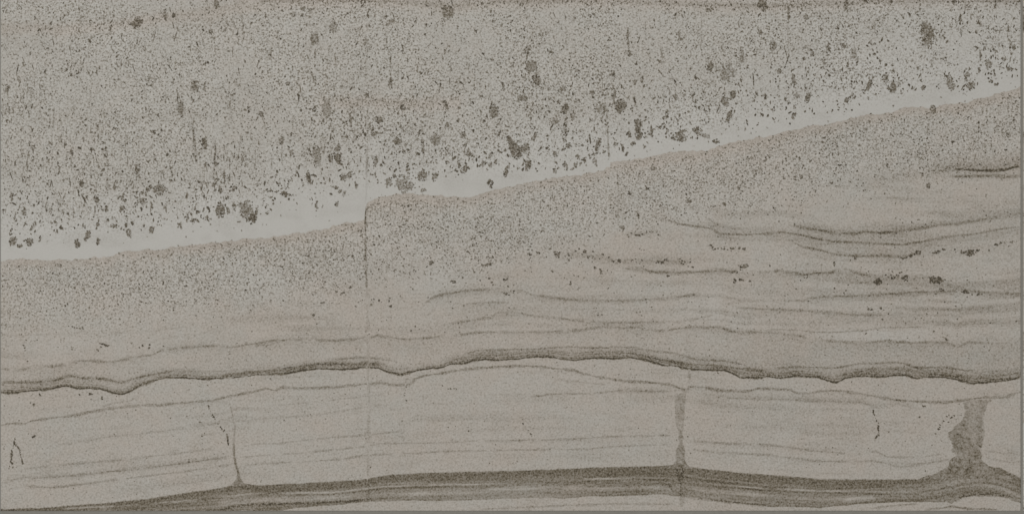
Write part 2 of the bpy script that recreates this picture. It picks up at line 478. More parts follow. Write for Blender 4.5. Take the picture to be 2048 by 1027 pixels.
def ribbon(name, p, width, dark, parent, mat=STONE, seed=0, z=.00004, wob=1.0, gaps=0.0, label=None, vertical=False):
    """a vein: a ragged ribbon along a polyline, soft at both edges"""
    seg = np.hypot(*np.diff(p, axis=0).T)
    s = np.concatenate([[0], np.cumsum(seg)])
    t = np.linspace(0, s[-1], max(4, int(s[-1] / 2.2)))
    x, y = np.interp(t, s, p[:, 0]), np.interp(t, s, p[:, 1])
    tx, ty = np.gradient(x), np.gradient(y)
    l = np.hypot(tx, ty) + 1e-9
    nx, ny = -ty / l, tx / l
    o = wob * fbm1(t, 11, seed + 50)
    x, y = x + nx * o, y + ny * o
    end = np.minimum(1, np.minimum(t, s[-1] - t) / 14 + .15)
    wd = width * (1 + .9 * fbm1(t, 17, seed + 60)) * (.4 + .6 * end)
    wd = np.maximum(wd, .5)
    dk = dark * (1 + .55 * fbm1(t, 22, seed + 70)) * end
    if gaps:
        dk = dk * smooth(-.25, .1, fbm1(t, 26, seed + 80) + .35 - gaps)
    offs = np.array([-1.0, -.35, .35, 1.0])
    prof = np.array([0, 1, 1, 0])
    X = x[:, None] + nx[:, None] * wd[:, None] * offs
    Y = y[:, None] + ny[:, None] * wd[:, None] * offs
    X, Y = np.clip(X, X0 + .4, X1 - .4), np.clip(Y, Y0 + .4, Y1 - .4)
    E = dk[:, None] * prof
    n = len(t)
    idx = np.arange(n * 4).reshape(n, 4)
    q = np.stack([idx[:-1, :-1], idx[:-1, 1:], idx[1:, 1:], idx[1:, :-1]], -1).reshape(-1, 4)
    Z = rim_z(X, Y) + z + prof * .00001
    return make(name, X.ravel(), Y.ravel(), Z.ravel(), [q], parent, mat, extra_stain=E.ravel(), label=label)


def blobs(name, cx, cy, rx, ry, ang, dark, parent, mat=MINERAL, label=None, sides=7, seed=0, zbase=.00006, kind=None, zspan=.00004, under=0):
    """irregular mineral grains lying flush in the face"""
    r = np.random.RandomState(seed)
    n = len(cx)
    th = np.linspace(0, 2 * np.pi, sides, endpoint=False)[None, :] + r.uniform(0, 6.28, (n, 1))
    rad = 1 + r.uniform(-.5, .42, (n, sides))
    ux, uy = np.cos(th) * rad * rx[:, None], np.sin(th) * rad * ry[:, None]
    ca, sa = np.cos(ang)[:, None], np.sin(ang)[:, None]
    X = np.clip(cx[:, None] + ux * ca - uy * sa, X0 + 1.3, X1 - 1.3)
    Y = np.clip(cy[:, None] + ux * sa + uy * ca, Y0 + 1.3, Y1 - 1.3)
    zo = zbase + r.uniform(0, zspan, (n, 1)) - .00006 * (np.arange(n)[:, None] < under) + np.zeros((n, sides))
    Z = T + zo
    X = np.concatenate([X, np.clip(cx, X0 + 1.3, X1 - 1.3)[:, None]], 1)
    Y = np.concatenate([Y, np.clip(cy, Y0 + 1.3, Y1 - 1.3)[:, None]], 1)
    Z = np.concatenate([Z, Z[:, :1] + .000004], 1)
    D = np.concatenate([np.repeat((dark * .8)[:, None], sides, 1), (dark * 1.12)[:, None]], 1)
    idx = np.arange(n * (sides + 1)).reshape(n, sides + 1)
    a = np.arange(sides)
    tri = np.stack([idx[:, a], idx[:, (a - 1) % sides], np.repeat(idx[:, -1:], sides, 1)], -1).reshape(-1, 3)
    ob = make(name, X.ravel(), Y.ravel(), Z.ravel(), [tri], parent, mat, extra_stain=D.ravel(), label=label, grain=.3)
    if kind:
        ob['kind'] = kind
    return ob


# ------------------------------------------------------------------ the ground the tile is set in
def frame_mesh(name, rects, outer, z0, z1, mat):
    """a slab with rectangular openings (all sharing the same y range), metres"""
    ya, yb = rects[0][1], rects[0][3]
    xs = sorted(rects)
    cells = [(outer[0], outer[1], outer[2], ya), (outer[0], yb, outer[2], outer[3])]
    px = outer[0]
    for r in xs:
        cells.append((px, ya, r[0], yb))
        px = r[2]
    cells.append((px, ya, outer[2], yb))
    v, f = [], []
    for (a, b, c, d) in cells:
        k = len(v)
        v += [(a, b, z0), (c, b, z0), (c, d, z0), (a, d, z0), (a, b, z1), (c, b, z1), (c, d, z1), (a, d, z1)]
        f += [tuple(k + i for i in q) for q in ((3, 2, 1, 0), (4, 5, 6, 7), (0, 1, 5, 4), (1, 2, 6, 5), (2, 3, 7, 6), (3, 0, 4, 7))]
    me = bpy.data.meshes.new(name)
    me.from_pydata(v, [], f)
    me.materials.append(mat)
    o = bpy.data.objects.new(name, me)
    col.objects.link(o)
    o['kind'] = 'structure'
    return o


GAP = 4.5
W = (X1 - X0) * S
H = (Y1 - Y0) * S
tx0, tx1 = (X0 - 1024) * S, (X1 - 1024) * S
ty0, ty1 = (513.5 - Y1) * S, (513.5 - Y0) * S
nx0 = tx1 + GAP * S
bed_o = frame_mesh("mortar_bed", [(-.01, -.01, .01, .01)], (-1.6, -1.4, 2.0, 1.4), -.012, -.0001, MORTAR)
bed_o['label'] = "grey mortar bed under the stone tiles"
gr = frame_mesh("grout", [(tx0, ty0, tx1, ty1), (nx0, ty0, nx0 + W, ty1)], (-1.6, -1.4, 2.0, 1.4), 0, T - .0006, GROUT)
gr['label'] = "flat grey grout in the joints round the tiles"

# ------------------------------------------------------------------ the tile
tile = bpy.data.objects.new("stone_tile", None)
col.objects.link(tile)
tile.location = ((CX - 1024) * S, (513.5 - CY) * S, 0)
tile.empty_display_size = .05
tile['label'] = "wide grey-beige limestone tile with speckled top, pale diagonal band and wavy dark seams"
tile['category'] = 'tile'
tile['group'] = 'limestone tiles set in grey grout'

speck_bed = bed("speckled_layer", TOP, BANDTOP, tile, STONE, "grey top layer peppered with dark flecks")
pale_bed = bed("pale_band", BANDTOP, RIND, tile, STONE, "plain pale grey band rising to the right")
grain_bed = bed("grainy_layer", RIND, GRAINLOW, tile, STONE, "salt and pepper layer stepped by a vertical fault")
lam_bed = bed("laminated_layer", GRAINLOW, SEAM1, tile, STONE, "beige layer with thin wavy laminae")
beige_bed = bed("olive_layer", SEAM1, MAIN, tile, STONE, "darker olive beige layer above the main seam")
wedge_bed = bed("wedge_layer", MAIN, SEAM3, tile, STONE, "pale wedge between the two dark seams")
cuts = CUTS
blocks = [bed("stone_block", SEAM3, DTOP, tile, STONE, lab, xa=cuts[i], xb=cuts[i + 1]) for i, lab in enumerate((
    "beige block with a pointed black crack mark", "longest beige block between two clay joints",
    "beige block with a broken black crack", "short beige block at the right end"))]
dark_bed = bed("dark_band", DTOP, DLOW, tile, CLAY, "dark brown striped clay band", row=1.2)
base_bed = bed("base_layer", DLOW, BOT, tile, STONE, "thin beige layer along the lower edge")


def bed_at(x, y):
    for up, ob in ((BANDTOP, speck_bed), (RIND, pale_bed), (GRAINLOW, grain_bed), (SEAM1, lam_bed), (MAIN, beige_bed), (SEAM3, wedge_bed)):
        if y < line(up, x):
            return ob
    if y < line(DTOP, x):
        return blocks[int(np.searchsorted(cuts[1:-1], x))]
    return dark_bed if y < line(DLOW, x) else base_bed


# clay joints between the blocks
for k, j in enumerate(JOINTS):
    yy = np.arange(j[0, 0], j[-1, 0] + .1, 2.0)
    l = np.interp(yy, j[:, 0], j[:, 1]) + (.8, 3.2, 9)[k] * fbm1(yy, 9, 90 + k)
    r = np.interp(yy, j[:, 0], j[:, 2]) + (.8, 2.6, 6)[k] * fbm1(yy, 9, 95 + k)
    n = max(4, int(np.max(r - l) / 3)) if k != 1 else 10
    v = np.linspace(0, 1, n + 1)
    X = l[:, None] + (r - l)[:, None] * v
    Y = np.repeat(yy[:, None], n + 1, 1)
    edge = np.minimum(v, 1 - v)[None, :] * (r - l)[:, None]
    st = (.50, .40, .47)[k] + .42 * noise2(X + Y * .7, (Y * .6 - X * .5) * 2.2, 9, 44 + k) + .20 * noise2(X, Y, 26, 48)
    st = st * smooth(-1.5, 2.0, edge)
    if k == 0:
        st *= .60 + .40 * smooth(850, 955, Y)
    if k == 1:
        st *= .62 + .38 * smooth(790, 930, Y)
        st += .10 * smooth(.75, 1, np.broadcast_to(v, X.shape)) * (Y < 850)
    if k == 2:
        st *= .72 + .28 * smooth(840, 900, Y)
        st -= .16 * np.exp(-((X - 1952 + (Y - 870) * .3) / 9) ** 2 - ((Y - 870) / 14) ** 2)
    idx = np.arange(X.size).reshape(X.shape)
    q = np.stack([idx[:-1, :-1], idx[1:, :-1], idx[1:, 1:], idx[:-1, 1:]], -1).reshape(-1, 4)
    make("clay_joint", X.ravel(), Y.ravel(), np.full(X.size, T + .00003), [q], dark_bed, CLAY, stain=np.clip(st, 0, 1).ravel(), grain=.26,
         label=("thin clay joint widening into the dark band", "narrow straight clay joint", "wide ragged clay joint")[k])

# ------------------------------------------------------------------ veins
VEINS = [  # half width | darkness | gaps | polyline
    (1.7, .62, 0, MAIN), (1.5, .30, 0, SEAM3), (1.4, .26, .12, SEAM1),
    (1.3, .30, .1, P("0,764 62,764 112,760 137,750 170,756 207,756 242,765 262,758 300,749 325,744 345,741")),
    (2.2, .30, 0, P("440,752 512,743 580,736 637,728 667,727 700,729 740,726 765,729")),
    (1.2, .24, 0, P("662,719 712,714 737,714 775,719 800,724")),
    (1.2, .28, 0, P("925,708 957,700 1000,699 1024,698 1074,698 1119,693 1199,695 1244,693 1264,694 1289,699 1350,706 1394,719 1449,721 1486,728")),
    (1.6, .30, 0, P("1264,706 1299,714 1336,721 1386,729 1424,729 1474,736 1535,741")),
    (1.2, .30, 0, P("1551,735 1598,733 1673,735 1718,726 1753,726 1786,724 1806,725 1831,734 1893,734 1931,740 1956,740")),
    (1.3, .18, .1, P("1680,750 1740,738 1790,736 1850,746 1960,756")),
    (2.0, .62, 0, P("1905,341 1923,339 1961,341 1991,341 2011,339 2028,334 2041,333")),
    (1.5, .26, 0, P("1898,353 1948,352 1986,351 2011,354 2041,352")),
    (1.3, .22, .05, P("1573,449 1611,456 1661,464 1711,468 1731,462 1761,466 1823,459 1873,451 1936,444 1998,434")),
    (1.3, .32, 0, P("1316,434 1361,448 1424,457 1439,467 1486,469 1535,467 1566,464 1598,469 1636,478 1673,483 1736,486 1806,489 1848,482 1886,474 1948,468 1998,458 2041,453")),
    (1.2, .18, .1, P("1411,433 1428,445 1438,460")),
    (1.3, .28, 0, P("1581,481 1606,493 1636,499 1673,509 1711,512 1811,512 1840,506")),
    (1.2, .26, .1, P("1241,536 1286,539 1311,544 1361,545 1399,543 1434,541 1499,544 1536,544 1561,541 1591,545 1606,550 1631,546 1661,545 1673,538 1693,538 1716,545 1741,553")),
    (1.1, .22, .1, P("1536,601 1606,601 1621,596 1648,593 1736,590 1786,586 1861,583 1898,583 1918,578")),
    (1.2, .16, .1, P("1918,578 1950,582 1981,586 2041,586")),
    (1.1, .20, 0, P("1469,615 1536,618 1611,621 1673,626 1711,629 1771,630")),
    (1.0, .12, .1, P("1449,606 1486,600 1536,601")),
    (1.0, .11, .2, P("1823,618 1923,619 2036,614")),
    (1.1, .15, .1, P("1024,579 1044,581 1061,588 1111,596 1149,600 1249,601 1286,599 1349,595 1399,586")),
    (1.1, .18, .1, P("844,611 867,593 887,588 937,580 982,579")),
    (1.0, .13, .1, P("925,613 937,606 974,604 1024,605")),
    (1.0, .13, .1, P("874,649 937,641 982,635 997,624 1024,623 1061,630 1119,636 1174,643 1249,644 1349,644 1386,638 1429,629")),
    (1.0, .24, 0, P("1536,658 1598,659 1623,663 1656,664 1686,663 1731,660 1766,654 1811,654 1856,653")),
    (1.0, .16, .1, P("500,691 540,689 560,683")),
    (1.0, .14, .1, P("45,937 137,927 225,920 325,909 400,900 455,894")),
    (1.1, .16, .05, P("57,956 150,950 225,941 325,931 425,917 467,912")),
    (1.1, .18, .05, P("15,977 50,971 100,974 150,969 225,959 300,950 375,941 467,927")),
    (1.0, .10, .15, P("112,889 175,880 220,872 325,861 400,851 437,845")),
    (1.0, .09, .2, P("325,835 375,825")), (1.0, .10, .1, P("395,871 440,863")),
    (1.0, .13, .1, P("15,960 40,955 57,953 62,957")),
    (1.0, .11, .1, P("478,843 512,837 557,834 624,830 662,824 737,812 787,807")),
    (1.0, .10, .15, P("550,810 637,802 725,792 782,786")),
    (1.0, .15, .05, P("482,891 512,887 557,886 600,880 662,874 732,869 812,860")),
    (1.0, .16, .05, P("480,913 512,911 600,905 662,899 732,892 762,886 862,885 962,880 1024,880 1149,877 1224,872 1344,870")),
    (1.0, .17, .05, P("485,930 512,927 612,922 687,917 724,910 787,907 887,902 1024,899 1174,897 1194,895 1224,892 1344,887")),
    (1.1, .24, .05, P("1059,794 1099,787 1174,786 1211,784 1236,780 1286,781 1346,782")),
    (1.0, .12, .1, P("1449,795 1536,797 1640,801 1723,804 1748,811")),
    (1.0, .15, .1, P("1379,880 1449,886 1535,888 1623,900 1711,907 1751,901 1773,912 1836,914 1886,906")),
    (1.0, .15, .1, P("1379,896 1414,902 1461,905 1536,909 1636,921 1723,922 1748,920 1776,926 1801,934 1848,926 1903,917")),
    (1.0, .10, .1, P("1968,914 2000,920 2041,927")), (1.0, .10, .1, P("1970,900 2005,905 2041,908")),
    (1.3, .34, 0, P("1848,1018 1880,1015 1906,1012 1936,1016 1998,1018")),
    (1.0, .20, 0, P("960,1017 1099,1011 1224,1006 1351,1007")),
    (1.0, .18, 0, P("1740,1016 1786,1010 1840,1006")),
    (1.2, .22, 0, P("1903,1006 1925,993 1948,988 1990,986 2041,996")),
    (1.3, .24, 0, P("440,1018 500,1007 560,1006 640,1004 737,999")),
    (1.2, .25, 0, P("1369,994 1424,1000 1486,1006 1536,1010")),
    (1.0, .14, .1, P("1111,757 1140,761 1190,766 1215,769")),
    (1.0, .12, .2, P("200,813 230,805 262,800 280,788")),
    (1.2, .16, .15, P("2011,794 2000,806 1990,818")),
    # faults
    (1.5, .62, 0, P("732,412 731,430 731,448 731,474")), (1.2, .39, .05, P("731,470 731,500 732,540 733,580")),
    (1.6, .10, .05, P("733,575 735,640 736,720 737,820 736,900 737,1010")),
    (1.1, .26, .05, P("735,286 734,320 733,350 732,360")), (.9, .16, .1, P("736,200 735,250 735,290")),
    (1.0, .10, .1, P("738,352 733,375 731,405")),
    (1.1, .36, 0, P("1214,250 1216,280 1217,300 1219,320")), (.9, .14, .2, P("1213,150 1214,200 1214,255")),
    (1.0, .13, .2, P("1235,345 1237,400 1236,450")),
    (1.0, .20, .15, P("1575,4 1577,30 1576,60 1576,100")),
    (.9, .14, .1, P("1859,0 1859,26")),
    (1.6, .30, 0, P("1379,737 1378,752 1379,768")), (1.2, .24, 0, P("1379,768 1374,779 1369,790")),
    (1.6, .20, .1, P("1350,932 1358,950 1362,975 1362,1012")), (1.6, .18, .1, P("1366,935 1362,960 1364,990 1364,1015")),
    (1.0, .20, 0, P("1328,958 1340,970 1350,985")),
    (1.1, .22, .1, P("811,770 812,757 822,760")),
]
for k, (w, d, g, p) in enumerate(VEINS):
    w, d, g = (w * 2.6, d * 1.45, g * .6) if d < .2 else (w * 2.3, d * 1.15, g * .7) if d < .4 else (w * 1.6, d * 1.1, g)
    mid = p[len(p) // 2]
    name = "fault_line" if abs(p[-1, 1] - p[0, 1]) > 2 * abs(p[-1, 0] - p[0, 0]) else "vein"
    big = k < 3
    if name == "fault_line" and k < 61 and p[0, 0] == 731:
        par = grain_bed
    else:
        par = bed_at(mid[0], mid[1] - 1.5)
    ribbon(name, p, w, d, par, seed=k * 7, z=.00003 + .000003 * (k % 12), gaps=g, wob=.25 if big else .7,
           label=("darkest wavy seam", "thin dark seam below the main one", "thin seam above the olive layer")[k] if big else None)

for k, (off, xa, xb, dk, w) in enumerate([(-4, 0, 420, .30, 1.6), (-8, 20, 300, .20, 1.5), (-13, 0, 200, .14, 1.6), (-5, 330, 800, .24, 1.7), (-10, 560, 830, .22, 1.6),
        (-15, 300, 640, .10, 1.8), (-4.5, 830, 1300, .26, 1.7), (-9, 900, 1330, .24, 1.8), (-13, 930, 1290, .16, 1.6), (-5, 1290, 1700, .28, 1.7),
        (-10, 1330, 1690, .20, 1.7), (-15, 1390, 1640, .12, 1.7), (-4.5, 1690, 2041, .26, 1.7), (-9.5, 1660, 2041, .20, 1.7), (-14, 1700, 1990, .14, 1.7), (-26, 1380, 1600, .09, 2), (-20, 1950, 2041, .12, 2)]):
    xs = np.arange(xa, xb, 9.0)
    sm = np.array([np.mean(line(MAIN, np.linspace(max(v - 22, 0), min(v + 22, 2041), 9))) for v in xs])
    p = np.stack([xs, .6 * line(MAIN, xs) + .4 * sm + off + 2.2 * fbm1(xs, 70, 300 + k)], 1)
    ribbon("vein", p, w * 1.15, dk * .9, beige_bed, seed=900 + 7 * k, z=.00003 + .000003 * (k % 9), wob=.6)
DRIPS = "541,90;542,105;543,120;543,137 613,95;615,112;620,135;626,155;630,170 770,58;772,75;774,95;781,110;780,140;781,165;778,185 816,65;815,80;811,88 " \
        "701,225;703,238;701,252;700,262 522,225;527,240;533,257 386,230;386,250;388,268;390,285;396,318 430,285;431,305;430,325 108,213;108,240;106,260 " \
        "5,195;6,210;12,230;16,240 15,175;15,190;13,200 32,225;33,248 52,150;55,175;53,195 83,185;87,200;88,215 182,183;181,203 147,205;150,235 140,265;141,280;146,292 " \
        "645,232;643,250;648,257;647,285 565,280;563,300;562,330 543,305;543,340 568,350;570,380 1131,50;1132,75;1133,98 1147,10;1147,48 1217,88;1216,105;1220,122 " \
        "1178,133;1177,165 1107,118;1109,150 1322,90;1323,125 1400,15;1403,50;1402,112 1432,115;1433,155 1216,5;1219,32 1439,195;1440,225 13,257;16,278 41,270;43,300;45,320 " \
        "186,315;188,332 210,340;213,370;212,382 60,200;58,225;62,245 25,205;28,235 120,230;124,262 175,250;172,275 330,175;331,215 297,210;298,240 460,190;461,225 " \
        "580,160;583,185 600,165;602,195 673,105;670,140 840,150;838,190 905,180;903,215 960,60;962,90 1020,105;1018,125 1290,40;1293,75 1360,55;1358,90 1500,60;1498,95 " \
        "1640,20;1643,50 1750,40;1748,70 480,270;478,310 510,290;512,335 250,260;252,300 330,265;328,300"
for k, s_ in enumerate(DRIPS.split()):
    ribbon("streak", P(s_.replace(';', ' ')), 1.7, .42, speck_bed, seed=1500 + 7 * k, z=.00007 + .000002 * (k % 9), wob=2.4, gaps=.15)

# dotted black cracks: points along the crack, half size
CRACKS = [("broken black crack in the shape of a pointed arch", "30,877,1.4 29,882,1.6 29,886,2.2 32,889,1.5 35,892,1.5 37,895,1.6 39,899,1.8 40,904,1.1 41,908,1.2 42,913,1.3 44,919,2 45,923,1.7 46,926,1.6 "
           "27,890,.8 26,895,.8 24,902,1.8 23.5,907,2 23,912,2.1 22.5,917,2.2 21.5,922,1.9 25,926,1.3 19,931,1.2 18,936,1.2 26,933,1.6"),
          ("broken black crack slanting to a thick black dash", "417,811,1.3 418,815,1.4 421,821,.9 425,829,1.3 427,833,1.7 430,837,1 436,847,.9 441,853,1.4 444,857,1.6 447,861,1.5 454,868,1.4 455,873,2.2 455.5,877,2.3 455.5,881,2.1 456,885,2 457,888,1.4 449,859,1"),
          (None, "404,871,1.4 404,878,.8 405,885,.8 400,843,1.6 396,838,.9"),
          ("segmented black crack in the third block", "1747,820,1.7 1747,824,1.7 1749,829,1.4 1751,835,.9 1753,840,1.2 1757,845,1 1757,851,1.6 1756,855,2 1756,859,1.8 1757,864,1 1757,869,1.7 1754,872,1.8 1751,875,1.7"),
          (None, "1871,867,1.5 1877,857,1.8 1879,853,1.3 1880,849,1.2 1887,841,1.3 1893,832,1.2 1898,830,1.2 1902,835,1.1 1896,843,1.5 1904,834,1.4 1908,830,1.1 1839,833,1.5 1846,811,1.8 1850,811,1.4"),
          (None, "1046,846,1.4 1050,852,.8 1057,860,.9 1061,867,1.6 1045,838,.9 1063,871,1"),
          (None, "812,773,1.3 811,779,1 810,785,1.2 809,790,1.1 813,800,1.4"),
          (None, "897,777,1.2 902,777,1.2 908,776,1.2 913,777,1"),
          (None, "137,652,1 145,652,1.2 149,654,1.3 154,655,1.1 160,656,1.4 166,657,1.3"),
          (None, "205,687,2 210,689,2.6 213,691,1.8 217,690,1.4 200,686,1.3 202,693,1.2"),
          (None, "1421,490,1.8 1425,494,1.8 1430,498,1.6 1436,497,1.4 1443,496,1.4 1448,494,1.3 1455,499,1.2 1462,497,1.8 1467,497,1.3"),
          (None, "1255,469,1.4 1263,466,1.2 1272,470,1.9 1278,471,2 1284,468,1.5 1292,466,1 1300,463,1.3 1306,463,1.2 1313,464,1.1 1316,469,1.2"),
          (None, "49,695,1.6 48,690,1.4 50,700,1 55,722,1.3")]
for k, (lab, s) in enumerate(CRACKS):
    c = P(s)
    ang = np.full(len(c), 1.35 if k in (0, 1, 3) else .3) + np.random.RandomState(k).uniform(-.4, .4, len(c))
    blobs("crack", c[:, 0], c[:, 1], c[:, 2] * 1.75, c[:, 2] * 1.15, ang, np.clip(.55 + .18 * c[:, 2], 0, .95), bed_at(c[0, 0], c[0, 1]), seed=200 + k, zbase=.0001, label=lab)

# ------------------------------------------------------------------ dark flecks one by one: x, y, width, height, darkness 1-9 (5 = middling), lean in degrees
FLECKS = """274,45,16,22,5,25 432,7,9,18,5,0 348,31,8,10,6,0 330,30,6,24,4,-10 422,64,8,8,6,0 390,171,13,22,5,-10 362,217,13,26,5,-10 409,172,6,14,5,15 15,178,6,10,5,0
606,17,9,9,5,0 587,29,12,9,4,0 606,31,8,6,6,0 666,54,13,20,4,0 629,77,15,22,4,20 730,84,9,10,4,0 896,24,20,22,5,0 778,46,8,14,4,30 781,167,7,20,5,0 735,191,7,10,6,20
653,217,17,30,3,0 804,215,9,10,7,0 891,211,10,18,6,-20 989,222,18,22,5,0 757,240,13,14,6,0 895,251,7,8,7,0 701,240,4,28,6,-5 522,228,7,10,6,-30 1006,172,5,14,7,0
1054,99,9,18,5,35 1063,133,22,24,4,0 1074,160,12,22,6,-15 1124,180,10,16,4,20 1046,196,18,11,5,0 1130,217,11,21,7,35 1184,186,12,9,5,0 1240,212,21,27,6,0 1228,192,6,22,5,5
1256,75,5,36,5,0 1258,107,7,14,6,0 1284,160,6,14,6,0 1270,165,7,10,4,0 1204,217,18,18,3,0 1146,230,7,22,4,0 1109,242,13,13,4,0 1276,249,15,20,6,0 1420,134,11,20,5,10
1454,145,24,36,3,0 1484,115,8,28,4,0 1466,190,10,19,6,20 1449,202,12,20,5,-20 1457,234,10,22,6,25 1351,193,7,12,5,0 1526,10,16,24,5,-20 1519,64,8,9,5,0 1530,193,8,9,6,0
1418,19,14,8,5,-15 1359,72,6,18,4,-15 1333,232,8,6,7,-20 1855,71,28,52,6,-10 1545,92,13,18,5,0 1657,95,7,17,5,15 1685,89,10,7,7,35 1708,107,10,19,3,0 1648,121,7,13,5,0
1623,105,6,12,5,0 1558,142,7,11,6,15 1588,160,8,22,5,-15 1740,167,8,29,6,20 1772,156,8,15,6,0 1785,175,16,20,5,10 1846,175,9,8,7,30 1901,166,12,28,4,-15 1933,152,8,18,6,20
1941,172,13,16,5,0 1958,140,5,10,7,0 1977,129,11,18,4,0 2007,119,7,8,6,0 2020,137,12,8,7,25 1921,37,6,14,6,0 1616,195,10,20,6,20 1693,200,7,10,6,0 1706,191,4,12,6,-35
1595,192,9,7,6,0 1588,229,12,5,7,-15 1693,11,9,18,5,0 1733,5,5,10,5,0 1908,5,9,9,5,0 1577,27,6,20,5,0 1866,219,12,16,4,0 2028,95,7,11,6,0 1983,163,8,6,8,15 1992,168,8,5,7,-25
1988,146,4,11,6,0 1613,35,7,11,5,0 164,368,10,13,7,0 230,371,6,18,6,5 275,341,10,20,6,0 319,379,18,18,5,0 409,287,10,22,7,0 440,421,16,25,7,0 492,420,26,34,5,0
505,436,14,18,8,30 469,378,8,11,6,0 440,378,7,14,6,-20 24,394,6,14,6,0 49,424,7,15,5,0 67,452,6,20,6,30 26,482,14,15,5,0 40,492,10,8,7,0 60,484,12,14,6,20 155,486,11,17,6,-15
175,470,10,19,5,20 195,448,8,7,7,-20 193,398,12,14,6,20 258,467,9,16,5,-10 303,460,9,12,6,0 285,402,11,14,5,-15 244,417,8,14,6,30 246,393,5,14,6,10 360,450,8,12,5,0
374,437,4,18,5,5 388,440,12,6,6,-25 415,436,12,9,6,0 395,423,6,7,7,0 300,375,5,15,6,15 429,367,6,14,6,35 143,303,5,12,6,0 213,420,8,6,5,0 226,452,8,7,5,0 387,272,3,34,7,-4
391,317,4,16,6,-25 430,305,3,42,6,0 448,355,5,24,5,0 456,420,6,14,5,-10 468,410,6,16,5,10 196,482,6,12,5,10 633,310,16,36,4,-12 674,297,8,18,6,20 661,316,8,17,7,0
677,317,13,18,7,-15 617,355,9,24,8,-10 629,351,5,5,8,0 568,388,14,10,7,25 583,389,6,5,7,0 593,346,5,10,7,10 583,306,6,14,5,20 563,281,8,16,5,0 686,353,12,10,6,40
698,350,8,14,5,30 673,374,6,10,6,0 679,383,5,8,5,0 688,387,6,12,4,15 712,370,5,14,5,-15 633,412,5,15,6,5 674,407,6,11,7,20 534,427,5,8,6,20 513,423,4,20,5,10
794,282,16,12,5,0 870,281,15,17,5,0 846,294,4,28,6,0 746,268,11,9,6,0 810,368,34,32,4,0 778,365,13,17,4,0 845,351,17,20,5,0 870,353,10,16,5,20 790,352,5,8,7,20
931,337,13,12,6,0 917,327,5,14,6,-15 913,341,8,4,6,20 937,307,11,9,6,0 906,317,5,6,7,0 967,327,12,8,6,-30 980,329,6,10,6,20 991,324,4,14,5,25 1013,341,9,22,6,25
980,365,11,12,7,-20 982,373,4,9,7,0 925,269,10,10,5,0 1021,285,9,24,7,-20 815,334,5,6,8,0 895,299,5,6,7,0 847,381,9,12,3,20 751,322,4,20,5,0 980,314,5,12,5,0
1031,300,22,34,7,-25 1050,296,14,18,6,20 1056,329,11,20,7,10 1069,272,7,18,6,25 1133,264,5,12,7,0 1126,279,5,7,7,0 1136,291,9,11,6,0 1126,298,7,8,6,-30 1195,292,9,26,7,8
1200,279,5,6,8,0 1168,319,7,9,7,0 1180,313,5,10,7,-15 1155,314,7,9,6,0 1131,332,7,18,6,-15 1151,329,7,12,5,0 1190,324,7,14,4,-15 1110,309,7,10,5,0 1110,343,9,8,4,20
1209,303,5,6,7,0 1231,288,7,7,6,0 1245,296,5,12,6,0 1266,287,9,8,6,20 1290,294,6,4,7,0 1253,308,5,8,7,10 1276,268,11,24,7,-10 1258,267,8,12,6,-15 1303,264,5,20,6,0
1334,263,5,10,6,10 1359,273,22,18,6,-25 1394,262,18,11,6,20 1412,272,18,7,3,20 1432,282,14,8,8,0 1306,337,10,5,6,-10 1280,346,6,4,7,0 1294,378,7,6,8,0 1259,387,7,6,9,0
1378,401,10,9,5,0 1449,407,8,8,5,0 1276,429,5,10,5,0 1244,454,8,9,4,0 1059,509,9,5,9,0 1114,507,13,9,7,0 1171,503,10,5,7,-10 1084,462,8,3,6,-25 1906,283,7,7,8,0
2015,268,5,5,8,0 1857,371,8,9,7,30 1600,317,5,4,8,0 1680,330,6,3,8,0 1602,356,4,6,7,0 1591,357,4,9,6,0 1663,367,5,3,7,-30 1775,331,4,8,7,0 977,529,14,5,9,-22
862,525,10,5,7,-25 1012,559,9,4,9,0 906,563,11,4,8,5 700,574,7,3,8,-10 685,586,12,4,6,-25 645,604,6,4,7,0 627,630,5,3,8,-20 780,611,7,3,7,0 1010,587,7,5,6,-20
1238,521,4,8,9,0 1191,535,6,3,8,20 1201,543,8,7,7,20 1104,541,4,4,9,0 1141,565,3,8,8,25 1336,551,9,3,9,5 1469,562,6,10,9,0 1482,560,11,3,8,0 1500,561,4,4,7,0
1486,532,18,8,5,0 1319,524,14,5,6,0 1756,563,15,12,6,0 1810,555,13,10,8,0 1787,555,9,5,7,0 1806,515,16,4,8,0 1821,511,9,5,9,-25 1838,504,10,8,6,20 1873,504,13,5,8,-20
1888,499,6,3,7,0 1926,504,10,5,7,0 1941,505,18,10,9,-15 1956,500,7,4,8,-20 1991,488,7,3,8,0 2001,487,5,4,8,0 2023,484,5,3,7,-20 1873,559,28,11,7,5 1931,583,11,8,8,10
1881,580,10,5,7,0 1956,588,6,5,8,0 1711,515,6,4,9,-20 1668,527,3,9,7,-15 1737,617,3,3,7,0 1743,619,6,3,8,0 1762,617,3,5,7,0 1892,677,3,5,7,-30 67,808,4,4,8,0 80,789,3,3,7,0 204,795,4,4,8,0 159,788,3,3,7,0 181,787,8,3,7,-10 68,871,5,3,8,-20"""
FL = [tuple(float(v) for v in t.split(',')) for t in FLECKS.split()]
